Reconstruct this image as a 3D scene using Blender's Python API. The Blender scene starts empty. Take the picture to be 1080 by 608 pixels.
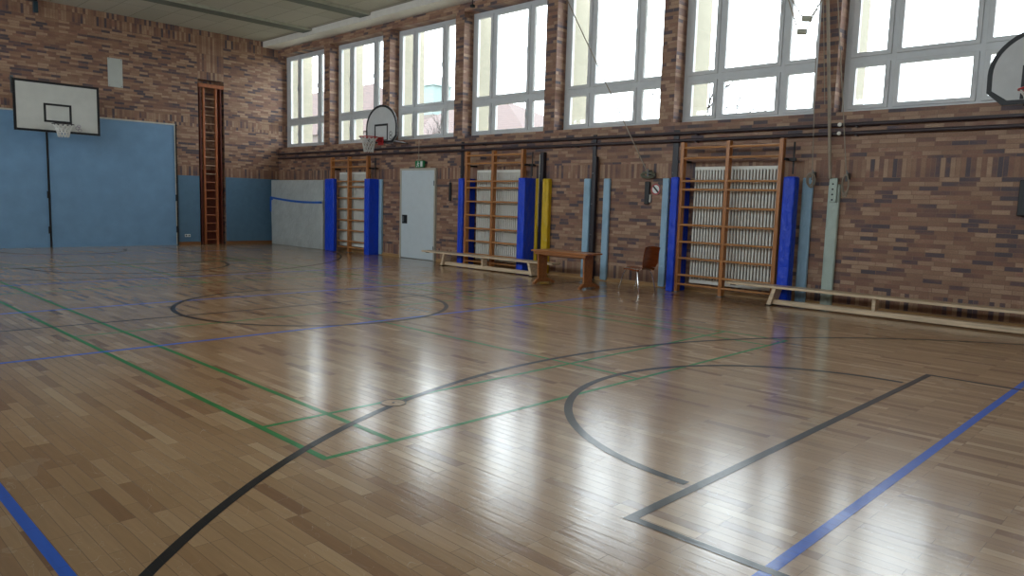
import bpy, bmesh, math, random
from mathutils import Vector, Matrix
random.seed(7)
SC = bpy.context.scene
COL = SC.collection
PI = math.pi

# ------------------------------------------------------------------ camera, sky, exposure
FPX = 780.82
R_RIGHT = (0.7130866685, 0.7004881113, 0.0287020738)
R_DOWN = (0.0998042778, -0.0609059389, -0.9931412653)
R_FWD = (-0.6939355224, 0.7110603860, -0.1133429231)
cam_data = bpy.data.cameras.new('camera')
cam_data.sensor_width = 36.0
cam_data.lens = 36.0 * FPX / 1080.0
cam_data.clip_end = 400
cam = bpy.data.objects.new('camera', cam_data)
COL.objects.link(cam)
M = Matrix.Identity(4)
for i in range(3):
    M[i][0] = R_RIGHT[i]; M[i][1] = -R_DOWN[i]; M[i][2] = -R_FWD[i]
M[0][3], M[1][3], M[2][3] = 21.8378, -11.6860, 1.4624
cam.matrix_world = M
SC.camera = cam

SKY_STRENGTH = 5.0
world = bpy.data.worlds.new('overcast_sky'); SC.world = world
world.use_nodes = True
bg = world.node_tree.nodes['Background']
bg.inputs['Color'].default_value = (0.88, 0.95, 1.0, 1)
bg.inputs['Strength'].default_value = SKY_STRENGTH
SC.view_settings.view_transform = 'Standard'
SC.view_settings.look = 'None'
SC.view_settings.gamma = 1
SC.view_settings.exposure = 0.85
SC.view_settings.use_curve_mapping = False
SC.cycles.max_bounces = 10
SC.cycles.diffuse_bounces = 5
SC.cycles.glossy_bounces = 4
SC.cycles.transparent_max_bounces = 12
SC.cycles.sample_clamp_indirect = 6.0

LEN, DEP, HT = 25.66, 12.7, 6.15          # hall length (x), depth (-y), ceiling height
NB = 9
def bay_left(n): return 0.11 + 2.85 * n
BAY_W = 2.55
for n in range(NB):                       # sky portals in the window openings
    ld = bpy.data.lights.new('sky_portal', 'AREA')
    ld.shape = 'RECTANGLE'; ld.size = BAY_W; ld.size_y = 2.8
    ld.cycles.is_portal = True
    lo = bpy.data.objects.new('sky_portal', ld); COL.objects.link(lo)
    lo.location = (bay_left(n) + BAY_W / 2, 0.42, 4.4)
    lo.rotation_euler = (-PI / 2, 0, 0)
    l2d = ld.copy(); l2d.size_y = 2.2
    l2 = bpy.data.objects.new('sky_portal', l2d); COL.objects.link(l2)      # for the unseen camera-side windows, added to brighten the hall
    l2.location = (bay_left(n) + BAY_W / 2, -DEP - 0.42, 4.2)
    l2.rotation_euler = (PI / 2, 0, 0)

# ------------------------------------------------------------------ materials
def lin(h):
    h = h.lstrip('#'); o = []
    for i in (0, 2, 4):
        v = int(h[i:i + 2], 16) / 255
        o.append(v / 12.92 if v <= 0.04045 else ((v + 0.055) / 1.055) ** 2.4)
    return (o[0], o[1], o[2], 1)

class NT:
    def __init__(s, name):
        s.m = bpy.data.materials.new(name); s.m.use_nodes = True
        s.t = s.m.node_tree; s.b = s.t.nodes['Principled BSDF']; s.out = s.t.nodes['Material Output']
    def n(s, ty, **kw):
        x = s.t.nodes.new(ty)
        for k, v in kw.items(): setattr(x, k, v)
        return x
    def l(s, a, b): s.t.links.new(a, b)
    def math(s, op, a, b=None, c=None):
        x = s.n('ShaderNodeMath', operation=op)
        for i, v in enumerate((a, b, c)):
            if v is None: continue
            if isinstance(v, (int, float)): x.inputs[i].default_value = v
            else: s.l(v, x.inputs[i])
        return x.outputs[0]
    def mix(s, f, a, b, mode='MIX'):
        x = s.n('ShaderNodeMix', data_type='RGBA', blend_type=mode)
        for i, v in ((0, f), (6, a), (7, b)):
            if isinstance(v, (int, float)): x.inputs[i].default_value = v
            elif isinstance(v, tuple): x.inputs[i].default_value = v
            else: s.l(v, x.inputs[i])
        return x.outputs[2]
    def ramp(s, f, stops, interp='LINEAR'):
        x = s.n('ShaderNodeValToRGB'); x.color_ramp.interpolation = interp
        e = x.color_ramp.elements
        while len(e) > 1: e.remove(e[-1])
        e[0].position, e[0].color = stops[0]
        for p, c in stops[1:]:
            k = e.new(p); k.color = c
        s.l(f, x.inputs[0]); return x.outputs[0]
    def noise(s, vec, scale, detail=3, rough=.55):
        x = s.n('ShaderNodeTexNoise'); x.inputs['Scale'].default_value = scale
        x.inputs['Detail'].default_value = detail; x.inputs['Roughness'].default_value = rough
        if vec is not None: s.l(vec, x.inputs['Vector'])
        return x.outputs['Fac']
    def scale(s, vec, v):
        x = s.n('ShaderNodeVectorMath', operation='MULTIPLY'); s.l(vec, x.inputs[0]); x.inputs[1].default_value = v
        return x.outputs[0]
    def bump(s, h, strength, dist=.01):
        x = s.n('ShaderNodeBump'); x.inputs['Strength'].default_value = strength; x.inputs['Distance'].default_value = dist
        s.l(h, x.inputs['Height']); s.l(x.outputs[0], s.b.inputs['Normal'])

def simple(name, hexc, rough=.6, metal=0., var=.12, vscale=6., bump=0., bscale=30., spec=.5, stretch=(1, 1, 1)):
    """plain procedural material: one colour with soft mottling, optional fine bump"""
    k = NT(name); geo = k.n('ShaderNodeNewGeometry'); v = k.scale(geo.outputs['Position'], stretch)
    c = lin(hexc); f = k.noise(v, vscale, 4)
    d = tuple(x * (1 - var) for x in c[:3]) + (1,); u = tuple(min(1, x * (1 + var)) for x in c[:3]) + (1,)
    k.l(k.ramp(f, [(.3, d), (.7, u)]), k.b.inputs['Base Color'])
    k.b.inputs['Roughness'].default_value = rough; k.b.inputs['Metallic'].default_value = metal
    k.b.inputs['Specular IOR Level'].default_value = spec
    if bump: k.bump(k.noise(v, bscale, 3), bump)
    return k.m

def brick_material():
    k = NT('brown_clinker_brick')
    geo = k.n('ShaderNodeNewGeometry')
    p = k.n('ShaderNodeSeparateXYZ'); k.l(geo.outputs['Position'], p.inputs[0])
    nrm = k.n('ShaderNodeSeparateXYZ'); k.l(geo.outputs['True Normal'], nrm.inputs[0])
    side = k.math('GREATER_THAN', k.math('ABSOLUTE', nrm.outputs[0]), .5)      # 1 on faces looking along x
    X, Y, Z = p.outputs[0], p.outputs[1], p.outputs[2]
    u = k.math('ADD', k.math('MULTIPLY', side, Y), k.math('MULTIPLY', k.math('SUBTRACT', 1, side), X))
    u = k.math('ADD', u, 40.0)
    def tex(a, b, sh):
        cb = k.n('ShaderNodeCombineXYZ'); k.l(a, cb.inputs[0]); k.l(b, cb.inputs[1]); cb.inputs[2].default_value = sh
        t = k.n('ShaderNodeTexBrick'); k.l(cb.outputs[0], t.inputs['Vector'])
        t.offset = .37; t.offset_frequency = 2; t.squash = .85; t.squash_frequency = 3
        t.inputs['Color1'].default_value = (0, 0, 0, 1); t.inputs['Color2'].default_value = (1, 1, 1, 1)
        t.inputs['Mortar'].default_value = (.5, .5, .5, 1)
        t.inputs['Scale'].default_value = 1; t.inputs['Mortar Size'].default_value = .004
        t.inputs['Mortar Smooth'].default_value = .3
        t.inputs['Brick Width'].default_value = .25; t.inputs['Row Height'].default_value = .0625
        return t
    tn = tex(u, Z, 0)
    # soldier courses: upright bricks, so the axes swap; rows of 0.27 m start at fixed heights
    zs = k.math('ADD', Z, .25 * 20)
    ts = tex(zs, u, 0); ts.offset = 0.0; ts.squash = 1.0; ts.inputs['Brick Width'].default_value = .5
    bands = None
    def band(lo, hi, v=Z):
        return k.math('MULTIPLY', k.math('GREATER_THAN', v, lo), k.math('LESS_THAN', v, hi))
    for lo, hi in ((.06, .32), (2.0, 2.27)):
        b = band(lo, hi); bands = b if bands is None else k.math('MAXIMUM', bands, b)
    farwall = k.math('MULTIPLY', side, k.math('LESS_THAN', X, .05))
    fb = k.math('MAXIMUM', band(3.41, 3.68), band(5.76, 6.16))
    fb = k.math('MAXIMUM', fb, k.math('MULTIPLY', band(-2.52, -1.74, Y), k.math('GREATER_THAN', Z, 4.7)))
    bands = k.math('MAXIMUM', bands, k.math('MULTIPLY', fb, farwall))
    rnd = k.mix(bands, tn.outputs['Color'], ts.outputs['Color'])
    fac = k.mix(bands, tn.outputs['Fac'], ts.outputs['Fac'])
    big = k.noise(k.scale(geo.outputs['Position'], (1, 1, 2.2)), 1.6, 4)
    r = k.math('ADD', rnd, k.math('MULTIPLY', k.math('SUBTRACT', big, .5), .8))
    col = k.ramp(r, [(0.0, lin('#554b50')), (.09, lin('#604f53')), (.18, lin('#785a51')), (.32, lin('#886352')),
                     (.50, lin('#93705b')), (.68, lin('#9f7e67')), (.88, lin('#b19178')), (1.0, lin('#936b5a'))])
    fine = k.noise(geo.outputs['Position'], 55, 3)
    col = k.mix(.35, col, k.ramp(fine, [(.3, (.55, .55, .55, 1)), (.7, (1.3, 1.3, 1.3, 1))]), 'MULTIPLY')
    col = k.mix(k.math('MULTIPLY', fac, .5), col, lin('#7a6656'))
    k.l(col, k.b.inputs['Base Color'])
    k.b.inputs['Roughness'].default_value = .55
    k.b.inputs['Specular IOR Level'].default_value = .4
    k.bump(k.math('SUBTRACT', k.math('MULTIPLY', fine, .3), fac), .22, .006)
    return k.m

def floor_bits(k):
    """gloss and fine relief shared by the parquet and the paint on it"""
    geo = k.n('ShaderNodeNewGeometry'); P = geo.outputs['Position']
    bt = k.n('ShaderNodeTexBrick'); k.l(P, bt.inputs['Vector'])
    bt.offset = .37; bt.offset_frequency = 3; bt.squash = 1
    bt.inputs['Color1'].default_value = (0, 0, 0, 1); bt.inputs['Color2'].default_value = (1, 1, 1, 1)
    bt.inputs['Mortar'].default_value = (.5, .5, .5, 1)
    bt.inputs['Scale'].default_value = 1; bt.inputs['Mortar Size'].default_value = .0012
    bt.inputs['Mortar Smooth'].default_value = .2
    bt.inputs['Brick Width'].default_value = .46; bt.inputs['Row Height'].default_value = .069
    grain = k.noise(k.scale(P, (2.2, 26, 1)), 1.6, 4)
    wear = k.noise(k.scale(P, (1, 1.6, 1)), .9, 5, .6)
    scr = k.n('ShaderNodeTexNoise'); k.l(k.scale(P, (1, 2.2, 1)), scr.inputs['Vector'])
    scr.inputs['Scale'].default_value = 2.3; scr.inputs['Detail'].default_value = 2; scr.inputs['Distortion'].default_value = 1.4
    line = k.math('LESS_THAN', k.math('ABSOLUTE', k.math('SUBTRACT', scr.outputs['Fac'], .5)), .0016)
    rough = k.math('ADD', .09, k.math('MULTIPLY', wear, .10))
    rough = k.math('ADD', rough, k.math('MULTIPLY', grain, .05))
    k.b.inputs['Roughness'].default_value = .42
    h = k.math('SUBTRACT', k.math('MULTIPLY', grain, .5), k.math('MULTIPLY', bt.outputs['Fac'], .3))
    k.bump(h, 1.0, .0017)
    k.l(k.b.inputs['Normal'].links[0].from_socket, k.b.inputs['Coat Normal'])
    k.b.inputs['Specular IOR Level'].default_value = .08
    k.b.inputs['Coat Weight'].default_value = 1.0          # lacquer
    k.b.inputs['Coat IOR'].default_value = 1.55
    k.l(rough, k.b.inputs['Coat Roughness'])
    return P, bt, grain, wear, line

def parquet_material():
    k = NT('beech_strip_parquet')
    P, bt, grain, wear, line = floor_bits(k)
    col = k.ramp(bt.outputs['Color'], [(0, lin('#7a5536')), (.07, lin('#8d6a47')), (.22, lin('#9a7954')), (.6, lin('#a07f5a')), (.88, lin('#a78661')), (1, lin('#b79a76'))])
    col = k.mix(.4, col, k.ramp(grain, [(.25, (.72, .70, .68, 1)), (.75, (1.16, 1.16, 1.16, 1))]), 'MULTIPLY')
    col = k.mix(k.math('MULTIPLY', bt.outputs['Fac'], .7), col, lin('#3d2a1b'))
    col = k.mix(k.math('MULTIPLY', line, .2), col, lin('#d8d0c4'))
    col = k.mix(k.math('MULTIPLY', k.math('GREATER_THAN', wear, .62), .12), col, lin('#cfc0a8'))
    k.l(col, k.b.inputs['Base Color'])
    return k.m

def paint_material(name, hexc):
    k = NT(name)
    P, bt, grain, wear, line = floor_bits(k)
    c = lin(hexc)
    col = k.mix(.25, c, k.ramp(grain, [(.3, (.6, .6, .6, 1)), (.7, (1.25, 1.25, 1.25, 1))]), 'MULTIPLY')
    col = k.mix(k.math('MULTIPLY', bt.outputs['Fac'], .5), col, lin('#241a12'))
    k.l(col, k.b.inputs['Base Color'])
    k.b.inputs['Coat Weight'].default_value = .6
    return k.m

def wood_material(name, hexc, rough=.4, axis=2, var=.28):
    k = NT(name); geo = k.n('ShaderNodeNewGeometry')
    st = [22, 22, 22]; st[axis] = 1.6
    f = k.noise(k.scale(geo.outputs['Position'], tuple(st)), 1.3, 5, .6)
    c = lin(hexc)
    d = tuple(x * (1 - var) for x in c[:3]) + (1,); u = tuple(min(1, x * (1 + var * .7)) for x in c[:3]) + (1,)
    k.l(k.ramp(f, [(.3, d), (.7, u)]), k.b.inputs['Base Color'])
    k.b.inputs['Roughness'].default_value = rough
    k.bump(f, .1, .002)
    return k.m

def vinyl_material(name, hexc):
    k = NT(name); geo = k.n('ShaderNodeNewGeometry'); P = geo.outputs['Position']
    c = lin(hexc); f = k.noise(P, 3, 4)
    k.l(k.ramp(f, [(.3, tuple(x * .9 for x in c[:3]) + (1,)), (.7, tuple(x * 1.08 for x in c[:3]) + (1,))]), k.b.inputs['Base Color'])
    k.b.inputs['Roughness'].default_value = .38
    k.bump(k.noise(k.scale(P, (5, 5, 2.6)), 2.4, 4), .8, .05)
    return k.m

def ceiling_material():
    k = NT('ceiling_boards'); geo = k.n('ShaderNodeNewGeometry'); P = geo.outputs['Position']
    bt = k.n('ShaderNodeTexBrick'); k.l(k.scale(P, (1, 1, 0)), bt.inputs['Vector'])
    bt.offset = 0; bt.inputs['Scale'].default_value = 1; bt.inputs['Mortar Size'].default_value = .008
    bt.inputs['Brick Width'].default_value = 1.425; bt.inputs['Row Height'].default_value = .62
    bt.inputs['Color1'].default_value = lin('#aeab9c'); bt.inputs['Color2'].default_value = lin('#b6b3a5'); bt.inputs['Mortar'].default_value = lin('#8a8678')
    f = k.noise(P, 60, 3)
    k.l(k.mix(.3, bt.outputs['Color'], k.ramp(f, [(.3, (.7, .7, .7, 1)), (.7, (1.2, 1.2, 1.2, 1))]), 'MULTIPLY'), k.b.inputs['Base Color'])
    k.b.inputs['Roughness'].default_value = .9
    k.bump(f, .3, .01)
    return k.m

def glass_material():
    k = NT('window_glass')
    tr = k.n('ShaderNodeBsdfTransparent'); tr.inputs[0].default_value = (.93, .95, .95, 1)
    gl = k.n('ShaderNodeBsdfGlossy'); gl.inputs['Roughness'].default_value = .02
    lw = k.n('ShaderNodeLayerWeight'); lw.inputs[0].default_value = .5
    fr = k.math('ADD', .04, k.math('MULTIPLY', k.math('POWER', lw.outputs['Facing'], 5.0), .8))
    mx = k.n('ShaderNodeMixShader'); k.l(fr, mx.inputs[0]); k.l(tr.outputs[0], mx.inputs[1]); k.l(gl.outputs[0], mx.inputs[2])
    k.l(mx.outputs[0], k.out.inputs[0])
    return k.m

def roof_material(name, a, b):
    k = NT(name); geo = k.n('ShaderNodeNewGeometry')
    w = k.n('ShaderNodeTexWave'); w.bands_direction = 'Z'; w.inputs['Scale'].default_value = 1.6; k.l(geo.outputs['Position'], w.inputs['Vector'])
    k.l(k.mix(w.outputs['Fac'], lin(a), lin(b)), k.b.inputs['Base Color']); k.b.inputs['Roughness'].default_value = .8
    return k.m

MAT = dict(
    brick=brick_material(), parquet=parquet_material(), ceiling=ceiling_material(), glass=glass_material(),
    black_paint=paint_material('black_court_paint', '#101116'), blue_paint=paint_material('blue_court_paint', '#1f5ac0'),
    green_paint=paint_material('green_court_paint', '#1f7a3c'),
    frame=simple('white_window_frame', '#cdd0d2', .45, var=.04), cream=simple('cream_render', '#969080', .85, var=.05),
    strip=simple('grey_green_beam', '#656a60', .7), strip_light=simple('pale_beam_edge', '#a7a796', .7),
    duct=simple('pale_ceiling_box', '#dcd8d0', .45, var=.05),
    gate=simple('light_blue_boards', '#749abc', .6, var=.06, vscale=3), low_panel=simple('dull_blue_boards', '#587a94', .6, var=.06),
    edge=simple('pale_gate_edge', '#c3c0b4', .5), dark=simple('black_metal', '#17181c', .45, var=.1), gap=simple('dark_gap', '#1a1512', .8),
    skirt=wood_material('brown_skirting', '#8a5f3c', .35, 0), skirt_light=wood_material('pale_skirting', '#b08a5c', .35, 0),
    niche=wood_material('red_brown_board', '#6b3220', .5, 2), ladder=wood_material('brown_ladder_wood', '#a8623a', .4, 2),
    rung_lit=simple('lit_rung', '#b4937a', .4),
    bars=wood_material('orange_brown_wood', '#b0733f', .35, 2), rungs=wood_material('rung_wood', '#bd8450', .35, 0),
    bench=wood_material('pale_bench_wood', '#dcc5a6', .35, 0), table=wood_material('brown_table_wood', '#a86c3e', .35, 0),
    shell=simple('brown_plywood', '#82401f', .16, var=.2, vscale=4, stretch=(1, 1, 8)), chrome=simple('chrome', '#c8c8c8', .2, 1., var=.03),
    blue=vinyl_material('blue_vinyl', '#0a42d4'), yellow=vinyl_material('yellow_vinyl', '#d9b31a'),
    lightblue=vinyl_material('light_blue_vinyl', '#9cc0d8'), palegreen=vinyl_material('pale_green_vinyl', '#b4c4ba'),
    mat=vinyl_material('grey_white_canvas', '#b4bab9'), strap=simple('blue_webbing', '#2660b8', .7),
    radiator=simple('white_radiator_enamel', '#e6e6df', .4, var=.03), board=simple('white_board', '#c9cac4', .5, var=.05, vscale=3),
    boardgrey=simple('grey_board', '#c6c8c8', .5, var=.05), black=simple('black_line', '#15161a', .5),
    red=simple('red_steel', '#b3282a', .4), orange=simple('dark_rim_steel', '#2a2224', .4), net=simple('white_cord', '#d5d5d0', .8),
    door=simple('pale_grey_door', '#cdd8de', .45, var=.03), doorframe=simple('grey_door_frame', '#b9b5a8', .5, var=.04),
    steel=simple('grey_steel', '#6f7376', .4, .6), pipe=simple('dark_painted_pipe', '#3d3236', .4, var=.15), post=simple('dark_steel_post', '#241f27', .4),
    rope=simple('grey_rope', '#9c9182', .9), ropegreen=simple('green_grey_rope', '#6e705f', .9), vent=simple('white_cover', '#b9bcb6', .6, var=.04),
    sign_green=simple('green_sign', '#1f7a4a', .4), sign_white=simple('white_sign', '#dfe3df', .4), sign_red=simple('red_sign', '#b5404a', .4),
    wallpaint=simple('exterior_render', '#6a605c', .9), roof=roof_material('red_roof_tiles', '#4d3d3a', '#574642'), copper=simple('green_copper', '#6d7c79', .6),
    ground=simple('winter_ground', '#6d6a58', .95, var=.2, vscale=.5), bark=simple('grey_bark', '#2c2623', .9, var=.2), bolt=simple('pale_pin', '#d8d4c8', .4),
    brass=simple('dark_ring', '#3a3530', .4, .5), marking=simple('purple_marker', '#8d7f96', .6),
)

# ------------------------------------------------------------------ mesh builder
class MB:
    """collects shapes in world coordinates; build() links them as one mesh object"""
    def __init__(s, M=None): s.v = []; s.f = []; s.M = M
    def add(s, vs, fs):
        o = len(s.v)
        s.v += [s.M @ Vector(p) if s.M else Vector(p) for p in vs]
        s.f += [tuple(i + o for i in f) for f in fs]; return s
    def box(s, x0, x1, y0, y1, z0, z1):
        x0, x1 = sorted((x0, x1)); y0, y1 = sorted((y0, y1)); z0, z1 = sorted((z0, z1))
        return s.add([(x0, y0, z0), (x1, y0, z0), (x1, y1, z0), (x0, y1, z0), (x0, y0, z1), (x1, y0, z1), (x1, y1, z1), (x0, y1, z1)],
                     [(0, 3, 2, 1), (4, 5, 6, 7), (0, 1, 5, 4), (1, 2, 6, 5), (2, 3, 7, 6), (3, 0, 4, 7)])
    def prism(s, poly, axis, a0, a1):
        """poly in the two other axes (cyclic order x,y,z without axis), extruded along axis"""
        n = len(poly); vs = []
        for a in (a0, a1):
            for p, q in poly:
                vs.append({0: (a, p, q), 1: (p, a, q), 2: (p, q, a)}[axis])
        fs = [tuple(range(n))[::-1], tuple(range(n, 2 * n))] + [(i, (i + 1) % n, n + (i + 1) % n, n + i) for i in range(n)]
        return s.add(vs, fs)
    def tube(s, pts, r, seg=8, closed=False, r2=None):
        pts = [Vector(p) for p in pts]; n = len(pts); vs = []; fs = []
        nrm = None
        for i, p in enumerate(pts):
            a = pts[(i - 1) % n] if (i > 0 or closed) else p
            b = pts[(i + 1) % n] if (i < n - 1 or closed) else p
            t = (b - a)
            t = t.normalized() if t.length > 1e-9 else Vector((0, 0, 1))
            if nrm is None:
                nrm = t.orthogonal().normalized()
            else:
                nrm = (nrm - t * nrm.dot(t))
                nrm = nrm.normalized() if nrm.length > 1e-6 else t.orthogonal().normalized()
            bn = t.cross(nrm)
            rr = r if r2 is None else r + (r2 - r) * i / max(1, n - 1)
            for k in range(seg):
                an = 2 * PI * k / seg
                vs.append(p + (nrm * math.cos(an) + bn * math.sin(an)) * rr)
        m = n if closed else n - 1
        for i in range(m):
            for k in range(seg):
                a = i * seg + k; b = i * seg + (k + 1) % seg; j = (i + 1) % n
                fs.append((a, b, j * seg + (k + 1) % seg, j * seg + k))
        if not closed:
            fs.append(tuple(range(seg))[::-1]); fs.append(tuple(range((n - 1) * seg, n * seg)))
        return s.add(vs, fs)
    def ring(s, outer, inner, axis, a0, a1):
        """closed band between two outlines of equal length, extruded along axis"""
        n = len(outer); vs = []
        def P(p, q, a): return {0: (a, p, q), 1: (p, a, q), 2: (p, q, a)}[axis]
        for a in (a0, a1):
            vs += [P(*p, a) for p in outer]; vs += [P(*p, a) for p in inner]
        fs = []
        for i in range(n):
            j = (i + 1) % n
            fs += [(i, j, n + j, n + i), (2 * n + i, 3 * n + i, 3 * n + j, 2 * n + j), (i, 2 * n + i, 2 * n + j, j), (n + i, n + j, 3 * n + j, 3 * n + i)]
        return s.add(vs, fs)
    def build(s, name, mat, parent=None, bevel=0., smooth=False):
        off = Vector((0, 0, 0))
        q = parent
        while q is not None: off += q.location; q = q.parent
        if parent is None and not getattr(s, 'keep', True): pass
        me = bpy.data.meshes.new(name)
        me.from_pydata([v - off for v in s.v], [], s.f); me.update()
        bm = bmesh.new(); bm.from_mesh(me); bmesh.ops.recalc_face_normals(bm, faces=bm.faces); bm.to_mesh(me); bm.free()
        me.materials.append(MAT[mat] if isinstance(mat, str) else mat)
        if smooth:
            me.polygons.foreach_set('use_smooth', [True] * len(me.polygons))
            try: me.set_sharp_from_angle(angle=math.radians(40))
            except Exception: pass
        o = bpy.data.objects.new(name, me); COL.objects.link(o)
        if parent is not None: o.parent = parent
        if bevel:
            b = o.modifiers.new('bevel', 'BEVEL'); b.width = bevel; b.segments = 2; b.limit_method = 'ANGLE'
        return o

def tag(o, label, cat, group=None, kind=None):
    o['label'] = label; o['category'] = cat
    if group: o['group'] = group
    if kind: o['kind'] = kind
    return o
def thing(name, label, cat, loc=(0, 0, 0), group=None):
    o = bpy.data.objects.new(name, None); COL.objects.link(o); o.location = loc
    o.empty_display_size = .1
    return tag(o, label, cat, group)
def struct(name, mb, mat, parent=None, bevel=0.):
    o = mb.build(name, mat, parent, bevel)
    if parent is None: o['kind'] = 'structure'
    return o
def copy_tree(o, parent=None):
    c = o.copy(); COL.objects.link(c)
    if parent is not None: c.parent = parent
    for ch in list(o.children): copy_tree(ch, c)
    return c
def dup(root, dx, label, dy=0):
    c = copy_tree(root); c.location = Vector(root.location) + Vector((dx, dy, 0)); c['label'] = label
    return c

# ------------------------------------------------------------------ the hall
floor = struct('floor', MB().box(-.3, LEN + .3, -DEP - .45, .45, -.12, 0), 'parquet')
struct('ceiling', MB().box(-.3, LEN + .3, -DEP - .45, .45, HT, HT + .2), 'ceiling')
NY0, NY1, NZ = -2.51, -1.74, 4.78           # ladder niche in the far wall
w = MB()
w.box(-.3, 0, -DEP - .45, NY0, 0, HT).box(-.3, 0, NY1, .45, 0, HT).box(-.3, 0, NY0, NY1, NZ, HT).box(-.3, -.26, NY0, NY1, 0, NZ)
struct('wall_left', w, 'brick')
struct('wall_front', MB().box(LEN, LEN + .3, -DEP - .45, .45, 0, HT), 'brick')
w = MB().box(0, LEN, 0, .42, 0, 2.99).box(0, LEN, 0, .42, 5.8, HT)
for n in range(1, NB + 1):
    x = bay_left(n) - .30
    w.box(x, min(x + .30, LEN), 0, .42, 2.99, 5.8)
struct('wall_right', w, 'brick')
w = MB().box(0, LEN, -DEP - .42, -DEP, 0, 3.09).box(0, LEN, -DEP - .42, -DEP, 5.3, HT)
w.box(0, bay_left(0), -DEP - .42, -DEP, 3.09, 5.3)
for n in range(1, NB + 1):
    x = bay_left(n) - .30
    w.box(x, min(x + .30, LEN), -DEP - .42, -DEP, 3.09, 5.3)
struct('wall_back', w, 'brick')

# windows: frame, six sashes each with its pane, handles
def rect_ring(m, x0, x1, z0, z1, bl, br, bb, bt, y0, y1):
    m.ring([(x0, z0), (x1, z0), (x1, z1), (x0, z1)], [(x0 + bl, z0 + bb), (x1 - br, z0 + bb), (x1 - br, z1 - bt), (x0 + bl, z1 - bt)], 1, y0, y1)
for n in range(NB):
    X = bay_left(n); m = MB()
    Wd = 2.55
    rect_ring(m, X, X + Wd, 2.99, 5.8, .08, .07, .07, .08, .30, .38)
    m.box(X + .67, X + .74, .302, .378, 3.06, 5.72).box(X + 1.82, X + 1.89, .302, .378, 3.06, 5.72)
    m.box(X + .08, X + Wd - .07, .304, .376, 3.74, 3.84)
    if n == 0: m.box(0, X, .30, .38, 2.99, 5.8)
    root = struct('window_%d' % (n + 1), m, 'frame')
    for (a, b, bl, br) in ((.08, .67, .10, .07), (.74, 1.82, .07, .07), (1.89, Wd - .07, .07, .09)):
        for (z0, z1) in ((3.06, 3.74), (3.84, 5.72)):
            s = MB(); rect_ring(s, X + a, X + b, z0, z1, bl, br, .065, .06, .275, .345)
            sa = s.build('sash', 'frame', root, .006)
            MB().box(X + a + bl, X + b - br, .312, .320, z0 + .065, z1 - .06).build('pane', 'glass', sa)
            hx = X + b - br / 2; hz = (z0 + z1) / 2 - .05
            MB().box(hx - .012, hx + .012, .262, .275, hz - .05, hz + .05).box(hx - .01, hx + .01, .245, .262, hz - .01, hz + .11).build('window_handle', 'frame', sa)
for n in range(NB):                        # unseen windows added on the camera's side to light the window wall
    X = bay_left(n); m = MB(); Wd = 2.55; Yb = -DEP
    rect_ring(m, X, X + Wd, 3.09, 5.3, .13, .13, .13, .13, Yb - .38, Yb - .30)
    m.box(X + .65, X + .79, Yb - .375, Yb - .305, 3.2, 5.2).box(X + 1.76, X + 1.90, Yb - .375, Yb - .305, 3.2, 5.2)
    r = struct('window_%d' % (n + 11), m, 'frame')
    for a, b in ((.13, .65), (.79, 1.76), (1.90, 2.42)):
        for z0, z1 in ((3.22, 5.17),): MB().box(X + a, X + b, Yb - .345, Yb - .337, z0, z1).build('pane', 'glass', r)
# cream buttresses outside between the windows
for n in range(0, NB + 1):
    x0 = bay_left(n) - .30
    struct('trim_%d' % (n + 1), MB().box(x0, x0 + .32, .42, 1.12, -1, 6.6), 'cream')

# ceiling strips and the pale boxed-in duct over the windows
for i in range(9):
    x = 2.62 + 2.8 * i
    if x > LEN - .5: break
    m = MB().box(x - .22, x + .22, -DEP, -.5, HT - .07, HT)
    b = struct('trim_%d' % (20 + i), m, 'strip')
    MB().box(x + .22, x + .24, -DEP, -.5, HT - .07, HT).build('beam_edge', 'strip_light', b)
m = MB()
for i in range(10):
    a = .0 + i * 2.566
    m.box(a, min(a + 2.558, LEN), -.50, 0, 5.98, HT)
struct('trim_40', m, 'duct', bevel=.006)

# skirting
struct('baseboard_right', MB().box(3.6, 6.36, -.03, 0, 0, .07).box(7.82, LEN, -.03, 0, 0, .07), 'skirt_light')
struct('baseboard_left', MB().box(0, .03, -3.14, NY0, 0, .09).box(0, .03, NY1, 0, 0, .09), 'skirt')

# ------------------------------------------------------------------ court lines (painted on the floor)
ZL = .0012
def strip(m, pts, wd):
    pts = [Vector((p[0], p[1], 0)) for p in pts]; L = []; Rr = []
    for i, p in enumerate(pts):
        a = pts[max(i - 1, 0)]; b = pts[min(i + 1, len(pts) - 1)]
        t = (b - a).normalized(); nn = Vector((-t.y, t.x, 0)) * wd / 2
        L.append(p + nn); Rr.append(p - nn)
    n = len(pts); m.z += .00003
    m.add([(v.x, v.y, m.z) for v in L] + [(v.x, v.y, m.z) for v in Rr], [(i, n + i, n + i + 1, i + 1) for i in range(n - 1)])
def arc(cx, cy, r, a0, a1, n=64):
    return [(cx + r * math.cos(math.radians(a0 + (a1 - a0) * i / n)), cy + r * math.sin(math.radians(a0 + (a1 - a0) * i / n))) for i in range(n + 1)]
bb = MB(); bb.z = .0016
strip(bb, [(12.83, -12.3), (12.83, -.5)], .05)
strip(bb, arc(12.82, -6.32, 1.8, 0, 360, 96), .06)
strip(bb, [(19.92, -8.90), (19.92, -4.16)], .055)                    # near free-throw line and key
strip(bb, [(19.92, -4.18), (24.9, -4.18)], .05); strip(bb, [(19.92, -8.87), (24.9, -8.87)], .05)
strip(bb, arc(19.86, -6.5, 1.78, 90, 270), .06)
strip(bb, arc(23.26, -6.55, 5.98, 105, 255, 90), .055)
strip(bb, [(5.74, -8.6), (5.74, -3.9)], .05)                         # far key
strip(bb, [(.7, -3.88), (5.74, -3.9)], .05); strip(bb, [(.7, -8.6), (5.74, -8.6)], .05)
strip(bb, arc(5.75, -6.35, 1.85, -90, 90), .06)
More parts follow.
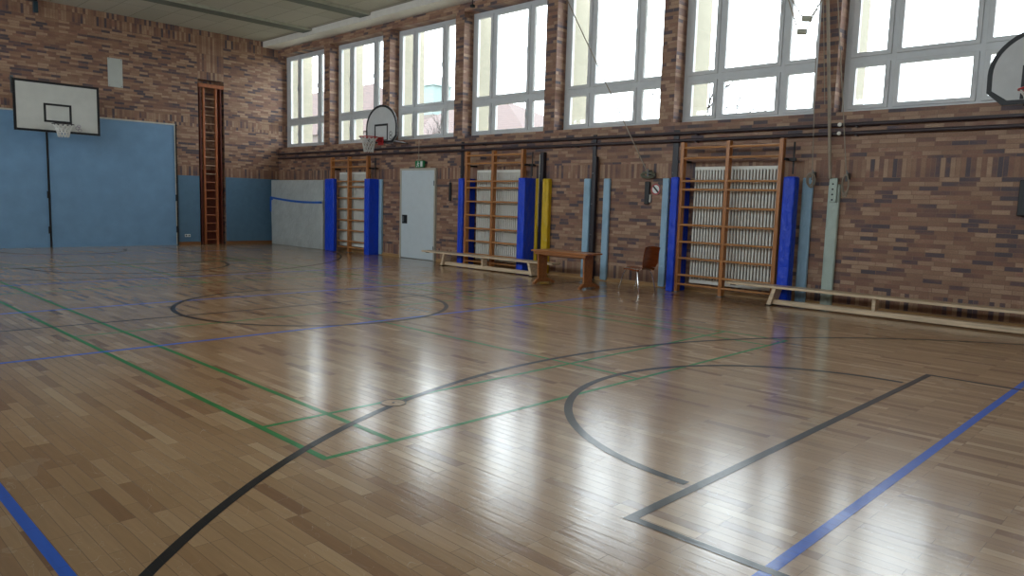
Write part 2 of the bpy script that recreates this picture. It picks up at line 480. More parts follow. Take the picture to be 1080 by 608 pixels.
strip(bb, arc(1.2, -6.39, 1.36, -90, 90), .05)
strip(bb, arc(2.36, -6.35, 6.0, -75, 75, 90), .05)
bb.build('basketball_markings', 'black_paint', floor)
vb = MB(); vb.z = .0012
for x in (20.6, 14.5, 8.55, 2.6, 11.55): strip(vb, [(x, -10.95), (x, -1.93)], .055)
strip(vb, [(20.63, -10.93), (2.57, -10.93)], .05)
vb.build('volleyball_markings', 'blue_paint', floor)
gb = MB(); gb.z = .0008
for y in (-9.51, -9.03, -4.0, -3.55): strip(gb, [(4.86, y), (18.3, y)], .045)
for x in (18.28, 17.52, 13.55, 9.6, 5.65, 4.88): strip(gb, [(x, -9.53), (x, -3.53)], .04)
strip(gb, [(18.28, -6.46), (13.55, -6.46)], .04); strip(gb, [(9.6, -6.46), (4.88, -6.46)], .04)
gb.build('badminton_markings', 'green_paint', floor)

# floor socket cover near the long black arc
m = MB(); m.ring(*[[(17.58 + r * math.cos(2 * PI * i / 40), -8.52 + r * math.sin(2 * PI * i / 40)) for i in range(40)] for r in (.094, .086)], 2, .0005, .003)
c = thing('floor_socket_cover', 'round wooden socket lid with thin dark rim in the floor by the long black arc', 'floor cover', (17.58, -8.52, 0))
m.build('rim', 'brass', c)
MB().tube([(17.58, -8.52, .0004), (17.58, -8.52, .002)], .085, 32).build('lid', 'parquet', c)
MB().tube([(17.58, -8.52, .0015), (17.58, -8.52, .004)], .012, 10).build('finger_hole', 'dark', c)

# ------------------------------------------------------------------ far wall: store gates, panels, niche ladder
def gate(y0, y1, label):
    g = thing('storeroom_gate', label, 'gate', (.06, (y0 + y1) / 2, 0), 'blue storeroom gates in the far wall')
    MB().box(.0, .06, y0 + .03, y1 - .03, .05, 3.38).build('leaf', 'gate', g, .004)
    m = MB(); m.ring([(y0, .0), (y1, .0), (y1, 3.42), (y0, 3.42)], [(y0 + .035, .05), (y1 - .035, .05), (y1 - .035, 3.38), (y0 + .035, 3.38)], 0, .0, .075)
    m.build('edge_frame', 'gate', g)
    MB().box(.0, .078, y0, y1, 3.385, 3.425).build('top_trim', 'edge', g)
    if y1 > -4: MB().box(.0, .078, y1 - .03, y1 - .002, .03, 3.384).build('side_trim', 'edge', g)
    for z in (.45, 1.35): MB().box(.06, .10, y1 - .03, y1 + .03, z - .09, z + .09).build('hinge', 'dark', g)
    MB().box(.0, .085, y1 - .003, y1 + .032, .0, 3.41).build('seal_strip', 'gap', g)
    return g
gate(-6.35, -3.20, 'large light blue gate leaf with pale edge, right of the dark upright seam')
gate(-9.55, -6.40, 'large light blue gate leaf cut by the left edge of the photo')
def lowpanel(y0, y1, label):
    return tag(MB().box(.0, .035, y0, y1, .09, 2.0).build('wall_panel', 'low_panel', None, .004), label, 'wall panel', 'low blue impact panels on the far wall')
lowpanel(-3.14, NY0 - .01, 'narrow low blue wall panel between the tall gate and the ladder niche')
lowpanel(NY1 + .01, -.01, 'wide low blue wall panel between the ladder niche and the grey mat')
s = thing('wall_socket', 'small white double socket low on the narrow blue panel', 'socket', (.035, -2.9, .27))
MB().box(.035, .05, -2.98, -2.82, .23, .31).build('plate', 'sign_white', s, .004)
for y in (-2.94, -2.86): MB().tube([(.049, y, .27), (.053, y, .27)], .026, 12).build('outlet', 'steel', s)

l = thing('climbing_ladder', 'tall brown wooden ladder folded into a niche in the far brick wall', 'ladder', (-.1, -2.12, 0))
MB().box(-.258, -.235, NY0 + .02, NY1 - .02, .0, 2.2).build('back_board', 'niche', l)
MB().box(-.24, -.04, NY0 + .06, NY0 + .10, 0, 4.6).build('side_board', 'niche', l)
MB().box(-.24, -.04, NY1 - .10, NY1 - .06, 0, 4.6).build('side_board', 'niche', l)
MB().box(-.05, .03, NY0 + .01, NY1 - .01, 4.56, 4.66).build('header_bar', 'ladder', l, .006)
for y in (-2.33, -1.97): MB().box(-.10, -.02, y - .03, y + .03, 0, 4.56).build('rail', 'ladder', l, .006)
for i in range(18):
    z = .14 + i * .242
    MB().tube([(-.06, -2.31, z), (-.06, -1.99, z)], .016, 8).build('rung', 'rung_lit' if z > 2.0 else 'ladder', l, 0, True)  # light on the upper rungs is painted in as a paler colour
v = thing('vent_cover', 'white rectangular cover high on the far brick wall', 'vent cover', (0, -4.71, 4.62))
MB().box(0, .03, -4.89, -4.53, 4.25, 5.0).build('plate', 'vent', v, .005)
for y, z in ((-4.86, 4.28), (-4.56, 4.28), (-4.86, 4.97), (-4.56, 4.97)): MB().tube([(.029, y, z), (.034, y, z)], .01, 8).build('screw', 'steel', v)
b = thing('rope_pulley', 'dark blue pulley block hanging near the ceiling above the far backboard', 'pulley', (.25, -6.62, 6.1))
MB().box(.16, .34, -6.75, -6.52, 6.04, 6.15).build('bracket', 'post', b, .01)
MB().box(.2, .3, -6.60, -6.50, 5.78, 6.05).build('block', simple('dark_blue_steel', '#1c3440', .5), b, .015)
MB().tube([(.25, -6.58, 5.83), (.25, -6.52, 5.83)], .05, 14).build('wheel', 'steel', b)

# ------------------------------------------------------------------ basketball hoops
def net(cx, cy, z, r, mat, parent, h=.42, rad=.009, dirn=0):
    m = MB(); n = 12
    for k in range(n):
        for sgn in (1, -1):
            pts = []
            for j in range(7):
                t = j / 6; rr = r * (1 - .5 * t ** .45); an = 2 * PI * (k + sgn * .5 * j / 1.5) / n
                pts.append((cx + rr * math.cos(an), cy + rr * math.sin(an), z - h * t))
            m.tube(pts, rad, 4)
    return m.build('net', mat, parent)
def rimtube(m, cx, cy, z, r):
    m.tube([(cx + r * math.cos(2 * PI * i / 36), cy + r * math.sin(2 * PI * i / 36), z) for i in range(36)], .013, 8, True)

h = thing('basketball_hoop', 'rectangular white backboard with black border in front of the blue gates', 'basketball hoop', (0, -6.34, 3.4))
BX = 1.0; y0, y1, z0, z1 = -7.27, -5.42, 2.86, 4.06
MB().box(BX - .03, BX, y0, y1, z0, z1).build('backboard', 'board', h, .003)
m = MB(); m.ring([(y0, z0), (y1, z0), (y1, z1), (y0, z1)], [(y0 + .055, z0 + .055), (y1 - .055, z0 + .055), (y1 - .055, z1 - .055), (y0 + .055, z1 - .055)], 0, BX - .032, BX + .004)
m.build('border', 'black', h)
m = MB(); q = (-6.65, -6.05, 3.10, 3.55)
m.ring([(q[0], q[2]), (q[1], q[2]), (q[1], q[3]), (q[0], q[3])], [(q[0] + .05, q[2] + .05), (q[1] - .05, q[2] + .05), (q[1] - .05, q[3] - .05), (q[0] + .05, q[3] - .05)], 0, BX, BX + .004)
m.build('target_square', 'black', h)
m = MB(); rimtube(m, BX + .36, -6.34, 3.05, .225); m.box(BX, BX + .14, -6.42, -6.26, 3.02, 3.06).build('rim', 'orange', h)
net(BX + .36, -6.34, 3.04, .22, 'net', h, .29, .016)
m = MB()
m.tube([(0, -6.9, 3.75), (BX - .03, -6.9, 3.75)], .035).tube([(0, -5.8, 3.75), (BX - .03, -5.8, 3.75)], .035)
m.tube([(0, -6.9, 3.0), (BX - .03, -6.9, 3.7)], .025).tube([(0, -5.8, 3.0), (BX - .03, -5.8, 3.7)], .025)
m.box(BX - .08, BX - .03, -7.0, -5.7, 3.65, 3.73).box(BX - .07, BX - .03, y0 - .03, y0 + .04, z1 - .35, z1 + .06)
m.build('mount_arm', 'steel', h)
m = MB()
for yy, zz, r in ((-5.93, 3.01, .05), (-5.88, 2.96, .045), (-5.9, 3.06, .04)):
    m.ring(*[[(yy + rr * math.cos(2 * PI * i / 14), zz + rr * .9 * math.sin(2 * PI * i / 14)) for i in range(14)] for rr in (r, r - .012)], 0, BX + .0, BX + .003)
m.build('scribble', 'marking', h)

def fan_outline(cx, s=1.0, g=0.):
    pts = [(cx - .47 + g, 2.87 + g), (cx + .47 - g, 2.87 + g), (cx + .645 - g, 3.03 + g * .4)]
    for i in range(25):
        a = PI * i / 24
        pts.append((cx + (.65 - g) * math.cos(a), 3.25 + (.56 - g) * math.sin(a)))
    pts.append((cx - .645 + g, 3.03 + g * .4))
    return pts
def fan_hoop(cx, label):
    h = thing('basketball_hoop', label, 'basketball hoop', (cx, 0, 3.0), 'fan shaped practice hoops on the window wall')
    Y = -.60
    MB().prism(fan_outline(cx), 1, Y, Y + .03).build('backboard', 'boardgrey', h)
    m = MB(); m.ring(fan_outline(cx), fan_outline(cx, 1, .055), 1, Y - .004, Y + .032); m.build('border', 'black', h)
    m = MB(); a, b_, c_, d_ = cx - .28, cx + .28, 2.93, 3.34
    m.ring([(a, c_), (b_, c_), (b_, d_), (a, d_)], [(a + .045, c_ + .02), (b_ - .045, c_ + .02), (b_ - .045, d_ - .05), (a + .045, d_ - .05)], 1, Y - .004, Y)
    m.build('target_square', 'black', h)
    m = MB()
    for dx, dz in ((.40, 3.0), (.40, 3.09)):
        m.ring(*[[(cx + dx + r * math.cos(2 * PI * i / 18), dz + r * math.sin(2 * PI * i / 18)) for i in range(18)] for r in (.055, .042)], 1, Y - .003, Y)
    m.build('board_sticker', 'black', h)
    m = MB(); rimtube(m, cx, Y - .37, 2.99, .225); m.build('rim', 'red', h, 0, True)
    m = MB(); m.box(cx - .07, cx + .07, Y - .15, Y, 2.90, 3.01).box(cx - .11, cx + .11, Y - .02, Y, 2.82, 3.02); m.build('rim_bracket', 'red', h, .006)
    net(cx, Y - .37, 2.98, .22, 'net', h, .36, .008)
    m = MB()
    for dx in (-.3, .3):
        m.tube([(cx + dx, 0, 2.90), (cx + dx, Y + .05, 2.93)], .02)
    m.box(cx - .36, cx + .36, Y + .03, Y + .07, 2.9, 2.97)
    m.build('mount_arm', 'pipe', h)
    return h
fan_hoop(6.30, 'small rounded grey backboard with red rim above the white door')
fan_hoop(20.0, 'rounded grey backboard cut by the right edge of the photo')

# ------------------------------------------------------------------ window wall furniture
# white door
d = struct('door_1', MB().ring([(6.38, 0), (7.79, 0), (7.79, 2.27), (6.38, 2.27)], [(6.43, 0), (7.74, 0), (7.74, 2.22), (6.43, 2.22)], 1, -.06, 0), 'doorframe')
MB().box(6.43, 7.74, -.045, -.005, .01, 2.22).build('leaf', 'door', d, .003)
m = MB().box(6.47, 6.68, -.052, -.045, .88, 1.10); lp = m.build('lock_plate', 'dark', d, .004)
MB().box(6.50, 6.56, -.07, -.052, .92, 1.06).build('door_handle', 'steel', lp, .006)
for z in (.3, 1.9): MB().tube([(7.745, -.062, z - .06), (7.745, -.062, z + .06)], .014, 8).build('hinge', 'steel', d)

e = thing('exit_sign', 'green emergency exit sign hanging over the white door', 'exit sign', (7.24, -.1, 2.36))
MB().box(7.08, 7.40, -.13, -.07, 2.28, 2.45).build('housing', 'sign_green', e, .006)
m = MB()
m.box(7.29, 7.37, -.134, -.13, 2.30, 2.43)
m.tube([(7.20, -.131, 2.415), (7.20, -.135, 2.415)], .016, 10)
def quad(m, pts):
    m.prism(pts, 1, -.134, -.13)
quad(m, [(7.15, 2.36), (7.20, 2.40), (7.225, 2.39), (7.185, 2.345)])
quad(m, [(7.18, 2.36), (7.20, 2.36), (7.17, 2.30), (7.13, 2.30), (7.13, 2.315), (7.155, 2.315)])
quad(m, [(7.185, 2.36), (7.205, 2.355), (7.235, 2.33), (7.225, 2.295), (7.21, 2.295), (7.215, 2.325)])
quad(m, [(7.21, 2.395), (7.255, 2.375), (7.255, 2.36), (7.205, 2.375)])
m.build('pictogram', 'sign_white', e)
MB().tube([(7.2, -.112, 2.45), (7.2, -.112, 2.95)], .008, 6).build('hanger', 'rope', e)

# two dark pipes under the windows
for z, lab in ((2.79, 'upper of two dark pipes running under the windows'), (2.66, 'lower of two dark pipes running under the windows')):
    p = thing('heating_pipe', lab, 'pipe', (12.8, -.07, z), 'heating pipes under the windows')
    MB().tube([(.1, -.07, z), (LEN - .02, -.07, z)], .03, 10).build('pipe', 'pipe', p, 0, True)
    for k in range(10):
        x = 1.4 + 2.7 * k
        if x < LEN: MB().box(x - .015, x + .015, -.105, .0, z - .045, z - .03).build('pipe_clip', 'pipe', p)

# radiators
def radiator(x0, x1, label):
    r = thing('radiator', label, 'radiator', ((x0 + x1) / 2, -.1, .1), 'tall radiators behind the wall bars')
    n = int(round((x1 - x0) / .058)); m = MB()
    for i in range(n):
        x = x0 + (i + .5) * (x1 - x0) / n
        m.box(x - .015, x + .015, -.16, -.125, .22, 2.14)
    m.build('columns', 'radiator', r, .006)
    MB().box(x0, x1, -.15, -.05, 2.13, 2.19).build('top_header', 'radiator', r, .01)
    MB().box(x0, x1, -.15, -.05, .16, .23).build('bottom_header', 'radiator', r, .01)
    MB().tube([(x1 - .05, -.1, .2), (x1 + .06, -.1, .2), (x1 + .06, -.1, .0)], .014, 8).build('supply_pipe', 'radiator', r, 0, True)
    for a in (x0 + .2, x1 - .24):
        for z in (.17, 2.13): MB().box(a, a + .04, -.06, -.003, z, z + .05).build('wall_hook', 'steel', r)
    return r
radiator(14.95, 16.49, 'white fin radiator behind the nearest wall bars')
radiator(9.37, 10.80, 'white fin radiator behind the middle wall bars')
radiator(3.72, 5.08, 'white radiator behind the farthest wall bars, beside the grey mat')

# wall bars
RZ = (2.50, 2.325, 1.935, 1.79, 1.485, 1.18, .885, .60, .305, .14)
def wall_bars(xs, label, y=-.33):
    w = thing('climbing_bars', label, 'wall bars', (xs[1], y, 0), 'wooden wall bars on the window wall')
    for x in xs:
        p = MB().box(x - .033, x + .033, y - .05, y + .06, 0, 2.60).build('post', 'bars', w, .008)
        MB().box(x - .05, x + .05, y - .07, y + .08, 0, .012).build('foot_plate', 'steel', p)
    for z in RZ:
        for a, b in ((xs[0], xs[1]), (xs[1], xs[2])):
            m = MB(); m.prism([(y - .02 + .026 * math.cos(t * PI / 6), z + .02 * math.sin(t * PI / 6)) for t in range(12)], 0, a + .03, b - .03)
            m.build('rung', 'rungs', w, 0, True)
    for x, sg in ((xs[0], -1), (xs[2], 1)):
        for z in (2.28,):
            m = MB().box(x + sg * .033, x + sg * .06, y + .0, -.0, z - .02, z + .02).box(x + sg * .05, x + sg * .17, y + .12, y + .16, z - .025, z + .025)
            m.build('wall_bracket', 'dark', w)
        MB().tube([(x + sg * .13, y + .14, 2.05), (x + sg * .13, y + .14, 2.55)], .014, 8).build('lock_rod', 'dark', w)
    return w
wall_bars((14.82, 15.68, 16.59), 'light brown wall bars nearest the camera, left of the long bench')
wall_bars((9.24, 10.10, 10.98), 'reddish brown wall bars behind the far bench, right of the white door')
wall_bars((3.56, 4.41, 5.285), 'orange brown wall bars farthest away, between grey mat and white door', -.28)

# blue pads round the wall bars
def pad(x0, x1, y0, y1, mat, name, label, cat, group, z1=2.0, z0=.0, seam=True):
    p = thing(name, label, cat, ((x0 + x1) / 2, (y0 + y1) / 2, z0), group)
    MB().box(x0, x1, y0, y1, z0, z1).build('cover', mat, p, .022 if x1 - x0 > .15 else .012, True)
    if seam:
        MB().box(x0 + .02, x1 - .02, y1, min(y1 + .012, -.001), z0 + .1, z1 - .1).build('backing', 'gap', p)
        for z in (.5, 1.4): MB().box(x0 + .03, x1 - .03, y0 + .05, y1 + .01, z1 + .0, z1 + .004).build('top_flap', mat, p) if z < 1 else None
    return p
def wrap_pad(x0, x1, xin, y0, yf, y1, label, group, z1=2.0):
    p = thing('corner_pad', label, 'pad', ((x0 + x1) / 2, (y0 + y1) / 2, 0), group)
    MB().prism([(x0, y0), (x1, y0), (x1, y1), (xin, y1), (xin, yf), (x0, yf)], 2, 0, z1).build('cover', 'blue', p, .014, True)
    MB().box(xin + .02, x1 - .02, y0 + .06, y1 - .02, z1, z1 + .004).build('top_flap', 'blue', p)
    return p
GB = 'blue corner pads beside the wall bars'
pad(14.66, 14.80, -.44, -.02, 'blue', 'corner_pad', 'thick blue pad left of the nearest wall bars, beside the chair', 'pad', GB)
pad(16.68, 16.87, -.43, -.25, 'blue', 'corner_pad', 'thick blue pad right of the nearest wall bars, behind the long bench', 'pad', GB)
pad(9.03, 9.19, -.42, -.02, 'blue', 'corner_pad', 'blue pad left of the middle wall bars, nearest the white door', 'pad', GB)
wrap_pad(10.95, 11.145, 11.035, -.435, -.41, -.03, 'deep blue pad right of the middle wall bars, beside the yellow pads', GB)
wrap_pad(5.235, 5.455, 5.335, -.365, -.345, -.03, 'blue pad right of the farthest wall bars, left of the white door', GB)
pad(3.47, 3.92, -.475, -.365, 'blue', 'corner_pad', 'blue pad left of the farthest wall bars, against the grey mat', 'pad', GB)

# thin edge pads on the wall
def edge_pad(x0, x1, mat, label, cat='edge pad', group='thin edge pads on the brick wall', z1=2.0, y0=-.07, z0=.02):
    return pad(x0, x1, y0, -.002, mat, 'edge_pad', label, cat, group, z1, z0, False)
edge_pad(12.41, 12.57, 'lightblue', 'light blue strip pad behind the table, left of the slanted dark pole')
edge_pad(12.90, 13.05, 'lightblue', 'light blue strip pad right of the slanted dark pole')
edge_pad(14.25, 14.38, 'lightblue', 'light blue strip pad between the round sign and a blue pad')
edge_pad(16.83, 17.0, 'lightblue', 'light blue strip pad right of the last blue pad, behind the bench')
edge_pad(17.24, 17.42, 'palegreen', 'pale grey green strip pad farthest right, under the rope cleat', z1=1.90)
edge_pad(5.47, 5.59, 'lightblue', 'light blue strip pad just left of the white door')
edge_pad(8.76, 8.83, 'lightblue', 'narrow light blue strip pad at the left of the middle wall bars')
edge_pad(11.15, 11.23, 'yellow', 'narrow yellow strip pad left of its dark post', y0=-.12, group='yellow pads either side of the post')
edge_pad(11.345, 11.52, 'yellow', 'wide yellow strip pad right of its dark post', y0=-.12, group='yellow pads either side of the post')

# dark steel uprights
def upright(x0, x1, z1, label, y0=-.05, y1=0., lean=0.):
    u = thing('steel_upright', label, 'post', ((x0 + x1) / 2, -.03, 0), 'dark steel uprights on the brick wall')
    m = MB()
    m.prism([(x0, .0), (x1, .0), (x1 + lean, z1), (x0 + lean, z1)], 1, y0, y1)
    m.build('channel', 'post', u, .004)
    MB().box(x0 - .02, x1 + .02, y0 - .01, y1, 0, .02).build('base_plate', 'steel', u)
    for z in (.9, 1.5, 2.1):
        MB().tube([(x0 + .02, y0 - .006, z), (x0 + .02, y0, z)], .01, 8).build('bolt', 'steel', u)
    return u
upright(12.575, 12.66, 2.85, 'flat dark steel upright on the brick between the two light blue strips', -.035)
upright(12.67, 12.75, 2.42, 'round shouldered dark pole standing in front of the flat upright', -.13, -.05)
upright(14.40, 14.52, 2.86, 'dark flat upright rising behind the blue pad near the round sign', -.02)
upright(8.67, 8.75, 2.86, 'dark flat upright rising at the left of the middle wall bars', -.03)
upright(11.24, 11.335, 2.55, 'dark upright standing between the two yellow pads', -.10)
MB().box(11.225, 11.24, -.10, -.08, 1.0, 2.5).build('edge_strip', 'edge', bpy.data.objects['steel_upright.004'])

# grey crash mat with a blue strap
c = thing('crash_mat', 'big grey white crash mat standing upright in the far corner', 'mat', (1.7, -.2, 0))
bm_ = MB()
nx, nz = 24, 16; X0, X1, Z1 = .22, 3.22, 1.97; yf, yb = -.40, -.06
vs = []; 
for j in range(nz + 1):
    for i in range(nx + 1):
        x = X0 + (X1 - X0) * i / nx; z = .005 + (Z1 - .005) * j / nz
        e_ = min(i, nx - i, j, nz - j)
        y = yf + (.03 if e_ == 0 else (.008 if e_ == 1 else 0))
        d1 = abs((x - X0) * .9 - (1.25 - z) * 1.0) ; d2 = abs((X1 - x) * .9 - (1.25 - z) * 1.0)
        if z < 1.3: y += -.03 * math.exp(-(d1 / .07) ** 2) - .03 * math.exp(-(d2 / .10) ** 2)
        y += .006 * math.sin(x * 5 + z * 3)
        vs.append((x, y, z))
fs = [(j * (nx + 1) + i, j * (nx + 1) + i + 1, (j + 1) * (nx + 1) + i + 1, (j + 1) * (nx + 1) + i) for j in range(nz) for i in range(nx)]
nb = len(vs)
border = [i for i in range(nx + 1)] + [j * (nx + 1) + nx for j in range(1, nz + 1)] + [nz * (nx + 1) + i for i in range(nx - 1, -1, -1)] + [j * (nx + 1) for j in range(nz - 1, 0, -1)]
for k in border: vs.append((vs[k][0], yb, vs[k][2]))
L = len(border)
for i in range(L): fs.append((border[i], nb + i, nb + (i + 1) % L, border[(i + 1) % L]))
fs.append(tuple(nb + i for i in range(L)))
bm_.add(vs, fs); bm_.build('cover', 'mat', c, 0, True)
m = MB(); pts = []
for i in range(17):
    t = i / 16; x = X0 + .0 + (X1 - X0) * t; z = 1.44 - .10 * math.sin(t * PI * .55) - .02 * math.sin(t * PI)
    pts.append((x, z))
m.add([(x, yf - .012, z + .03) for x, z in pts] + [(x, yf - .012, z - .03) for x, z in pts] + [(x, yf + .02, z + .03) for x, z in pts] + [(x, yf + .02, z - .03) for x, z in pts],
      [(i, i + 1, 18 + i, 17 + i) for i in range(16)] + [(i, 34 + i, 35 + i, i + 1) for i in range(16)] + [(17 + i, 18 + i, 52 + i, 51 + i) for i in range(16)])
st = m.build('strap', 'strap', c)
st['label'] = 'dark blue strap'
MB().box(X0 - .005, X0 + .06, yf - .02, yf + .0, 1.0, 1.46).build('strap_tail', 'strap', st)
MB().box(X0 + .05, X0 + .15, yf - .02, yf + .0, 1.36, 1.46).build('buckle', 'strap', st)

# long benches
def bench(x0, x1, legs, label, y=-.60):
    b = thing('balance_bench', label, 'bench', ((x0 + x1) / 2, y, 0), 'long pale gym benches along the window wall')
    MB().box(x0, x1, y - .14, y + .14, .275, .312).build('seat_board', 'bench', b, .006)
    MB().box(legs[0] - .02, (legs[-1] if len(legs) else x1) + .04, y - .05, y + .05, .02, .095).build('bottom_beam', 'bench', b, .008)
    for i, x in enumerate(legs):
        m = MB(); s_ = .06 if i == 0 else (-.06 if i == len(legs) - 1 else 0)
        if s_: m.prism([(x - .035 - s_ * .4, .0), (x + .035 - s_ * .4, .0), (x + .03 + s_, .276), (x - .03 + s_, .276)], 1, y - .12, y + .12)
        else: m.box(x - .025, x + .025, y - .07, y + .07, .09, .276)
        lg = m.build('leg', 'bench', b, .004)
        if s_: MB().box(x - .045 - s_ * .4, x + .045 - s_ * .4, y - .125, y + .125, -.0, .018).build('rubber_foot', 'gap', lg)
    MB().box(x0 + .02, x0 + .10, y - .03, y + .03, .25, .276).build('hook', 'steel', b)
    return b
bench(15.98, 21.2, (16.73, 18.24, 20.6), 'long pale bench by the brick wall, running out of the photo at right')
bench(8.14, 12.22, (8.86, 10.15, 11.63), 'long pale bench in front of the middle wall bars, behind the table')

# low wooden table
t = thing('table', 'low brown wooden table standing at the end of the far bench', 'table', (13.2, -1.38, 0))
MB().box(12.55, 13.86, -1.70, -1.25, .605, .635).build('tabletop', 'table', t, .006)
MB().box(12.62, 13.70, -1.46, -1.42, .52, .606).build('rail', 'table', t, .004)
MB().box(12.60, 13.80, -1.66, -1.64, .555, .606).build('apron', 'table', t, .004)
for x in (12.62, 13.70):
    lg = MB().prism([(-1.56, .06), (-1.34, .06), (-1.32, .606), (-1.58, .606)], 0, x - .018, x + .018).build('leg', 'table', t, .006)
    MB().prism([(-1.68, 0), (-1.62, 0), (-1.58, .03), (-1.22, .03), (-1.18, 0), (-1.12, 0), (-1.12, .03), (-1.30, .10), (-1.58, .10), (-1.68, .03)], 0, x - .025, x + .025).build('foot_runner', 'table', lg, .004)

# plywood chair, its back to the nearest pad, facing left
CM = Matrix.Translation((14.48, -1.04, 0)) @ Matrix.Rotation(math.radians(172), 4, 'Z')
ch = thing('school_chair', 'brown moulded plywood chair with thin chrome legs against the brick wall', 'chair', (14.44, -1.06, 0))
def shell(w0, w1, prof, thick):
    """curved sheet following a side profile (list of (x,z)), width from w0 to w1 along it"""
    m = MB(CM); n = len(prof); k = 8; vs = []
    for side in (0, 1):
        for i, (x, z) in enumerate(prof):
            a = prof[max(i - 1, 0)]; b = prof[min(i + 1, n - 1)]
            tx, tz = b[0] - a[0], b[1] - a[1]; L_ = math.hypot(tx, tz); nx_, nz_ = -tz / L_, tx / L_
            wd = w0 + (w1 - w0) * i / (n - 1)
            if i == 0 or i == n - 1: wd *= .82
            for j in range(k + 1):
                s_ = -1 + 2 * j / k; curl = .035 * s_ * s_
                vs.append((x + nx_ * (curl + side * thick), s_ * wd / 2, z + nz_ * (curl + side * thick)))
    N = n * (k + 1); fs = []
    for i in range(n - 1):
        for j in range(k):
            a = i * (k + 1) + j; q_ = (a, a + 1, a + k + 2, a + k + 1)
            fs.append(q_); fs.append(tuple(N + t_ for t_ in q_[::-1]))
    rim = [j for j in range(k + 1)] + [i * (k + 1) + k for i in range(1, n)] + [(n - 1) * (k + 1) + j for j in range(k - 1, -1, -1)] + [i * (k + 1) for i in range(n - 2, 0, -1)]
    for i in range(len(rim)):
        a, b = rim[i], rim[(i + 1) % len(rim)]; fs.append((a, N + a, N + b, b))
    m.add(vs, fs); return m
shell(.37, .40, [(.20, .425), (.17, .44), (.05, .44), (-.08, .425), (-.17, .43), (-.205, .46)], .011).build('seat', 'shell', ch, 0, True)
shell(.38, .36, [(-.205, .46), (-.225, .53), (-.235, .62), (-.25, .72), (-.27, .80), (-.275, .815)], .011).build('backrest', 'shell', ch, 0, True)
for sy in (-.17, .17):
    m = MB(CM); m.tube([(.12, sy * .9, .415), (.17, sy * 1.05, .3), (.24, sy * 1.2, .06), (.235, sy * 1.2, .012)], .011, 8); m.build('leg', 'chrome', ch, 0, True)
    m = MB(CM); m.tube([(-.12, sy * .9, .405), (-.16, sy * 1.05, .3), (-.22, sy * 1.2, .06), (-.225, sy * 1.2, .012)], .011, 8); m.build('leg', 'chrome', ch, 0, True)
    m = MB(CM); m.tube([(.16, sy * .9, .415), (-.18, sy * .9, .405)], .01, 8); m.build('seat_rail', 'chrome', ch, 0, True)
m = MB(CM); m.tube([(.05, -.15, .41), (.05, .15, .41)], .01, 8).tube([(-.1, -.15, .405), (-.1, .15, .405)], .01, 8); m.build('cross_bar', 'chrome', ch, 0, True)

# sign, wall box, rope coils
s = thing('round_sign', 'small round red and white prohibition sign on the brick wall', 'sign', (14.08, 0, 1.80))
MB().tube([(14.08, -.022, 1.80), (14.08, -.0, 1.80)], .098, 28).build('disc', 'sign_white', s)
m = MB(); m.ring(*[[(14.08 + r * math.cos(2 * PI * i / 32), 1.80 + r * math.sin(2 * PI * i / 32)) for i in range(32)] for r in (.10, .078)], 1, -.027, -.021)
m.build('red_ring', 'sign_red', s)
m = MB(); m.prism([(14.08 - .065, 1.80 + .045), (14.08 - .045, 1.80 + .065), (14.08 + .065, 1.80 - .045), (14.08 + .045, 1.80 - .065)], 1, -.027, -.021)
m.build('slash', 'black', s)
w = thing('wall_box', 'tall narrow black box on the brick wall left of the round sign', 'wall box', (13.9, -.03, 1.72))
MB().box(13.85, 13.95, -.05, 0, 1.52, 1.94).build('housing', 'dark', w, .01)
MB().box(13.955, 13.985, -.04, -.0, 1.56, 1.70).build('side_plate', 'board', w, .004)
w = thing('wall_box', 'black box on the brick wall cut by the right edge of the photo', 'wall box', (19.9, -.04, 1.72))
MB().box(19.72, 20.1, -.09, 0, 1.49, 1.96).build('housing', 'dark', w, .012)
MB().box(19.78, 20.04, -.094, -.09, 1.60, 1.86).build('front_plate', 'post', w, .004)

def loops(m, cx, y, cz, rx, rz, n, r, seed):
    rg = random.Random(seed)
    for k in range(n):
        a, b_ = rx * rg.uniform(.7, 1.1), rz * rg.uniform(.8, 1.08); ox, oz = rg.uniform(-.015, .015), rg.uniform(-.02, .02)
        m.tube([(cx + ox + a * math.cos(2 * PI * i / 20), y - .012 * k - .004 * math.sin(i), cz + oz + b_ * math.sin(2 * PI * i / 20)) for i in range(20)], r, 5, True)
def rope_line(name, label, top, bot, r, coil=None, mat='rope'):
    o = thing(name, label, 'rope', bot, 'ropes tied off on the window wall')
    MB().tube([top, [(a + b) / 2 for a, b in zip(top, bot)], bot], r, 6).build('line', mat, o, 0, True)
    if coil:
        m = MB(); loops(m, bot[0], bot[1] - .01, bot[2] - coil[1] * .8, coil[0], coil[1], 4, .010, int(bot[0] * 10)); m.build('coil', mat, o, 0, True)
    MB().box(bot[0] - .02, bot[0] + .02, -.108, -.003, bot[2] - .05, bot[2] + .05).box(bot[0] - .012, bot[0] + .012, -.12, -.108, bot[2] - .08, bot[2] + .08).build('cleat', 'steel', o, .004)
    return o
rope_line('rope', 'thin grey rope slanting across the fifth window down to a coil by the round sign', (11.60, -.17, 5.97), (13.95, -.12, 2.10), .011)
m = MB(); loops(m, 13.93, -.075, 2.06, .14, .045, 4, .011, 5); tag(m.build('rope_coil', 'ropegreen', None, 0, True), 'flat green grey coil of rope on the brick above the round sign', 'rope coil')
rope_line('rope', 'thin rope left of the grey tube, coiled above the light blue strip pad', (16.86, -.19, 5.97), (17.0, -.12, 2.04), .007, (.055, .10))
rope_line('rope', 'thin rope right of the grey tube, ending in a long hanging coil', (17.05, -.19, 5.97), (17.52, -.12, 2.02), .008, (.05, .16))
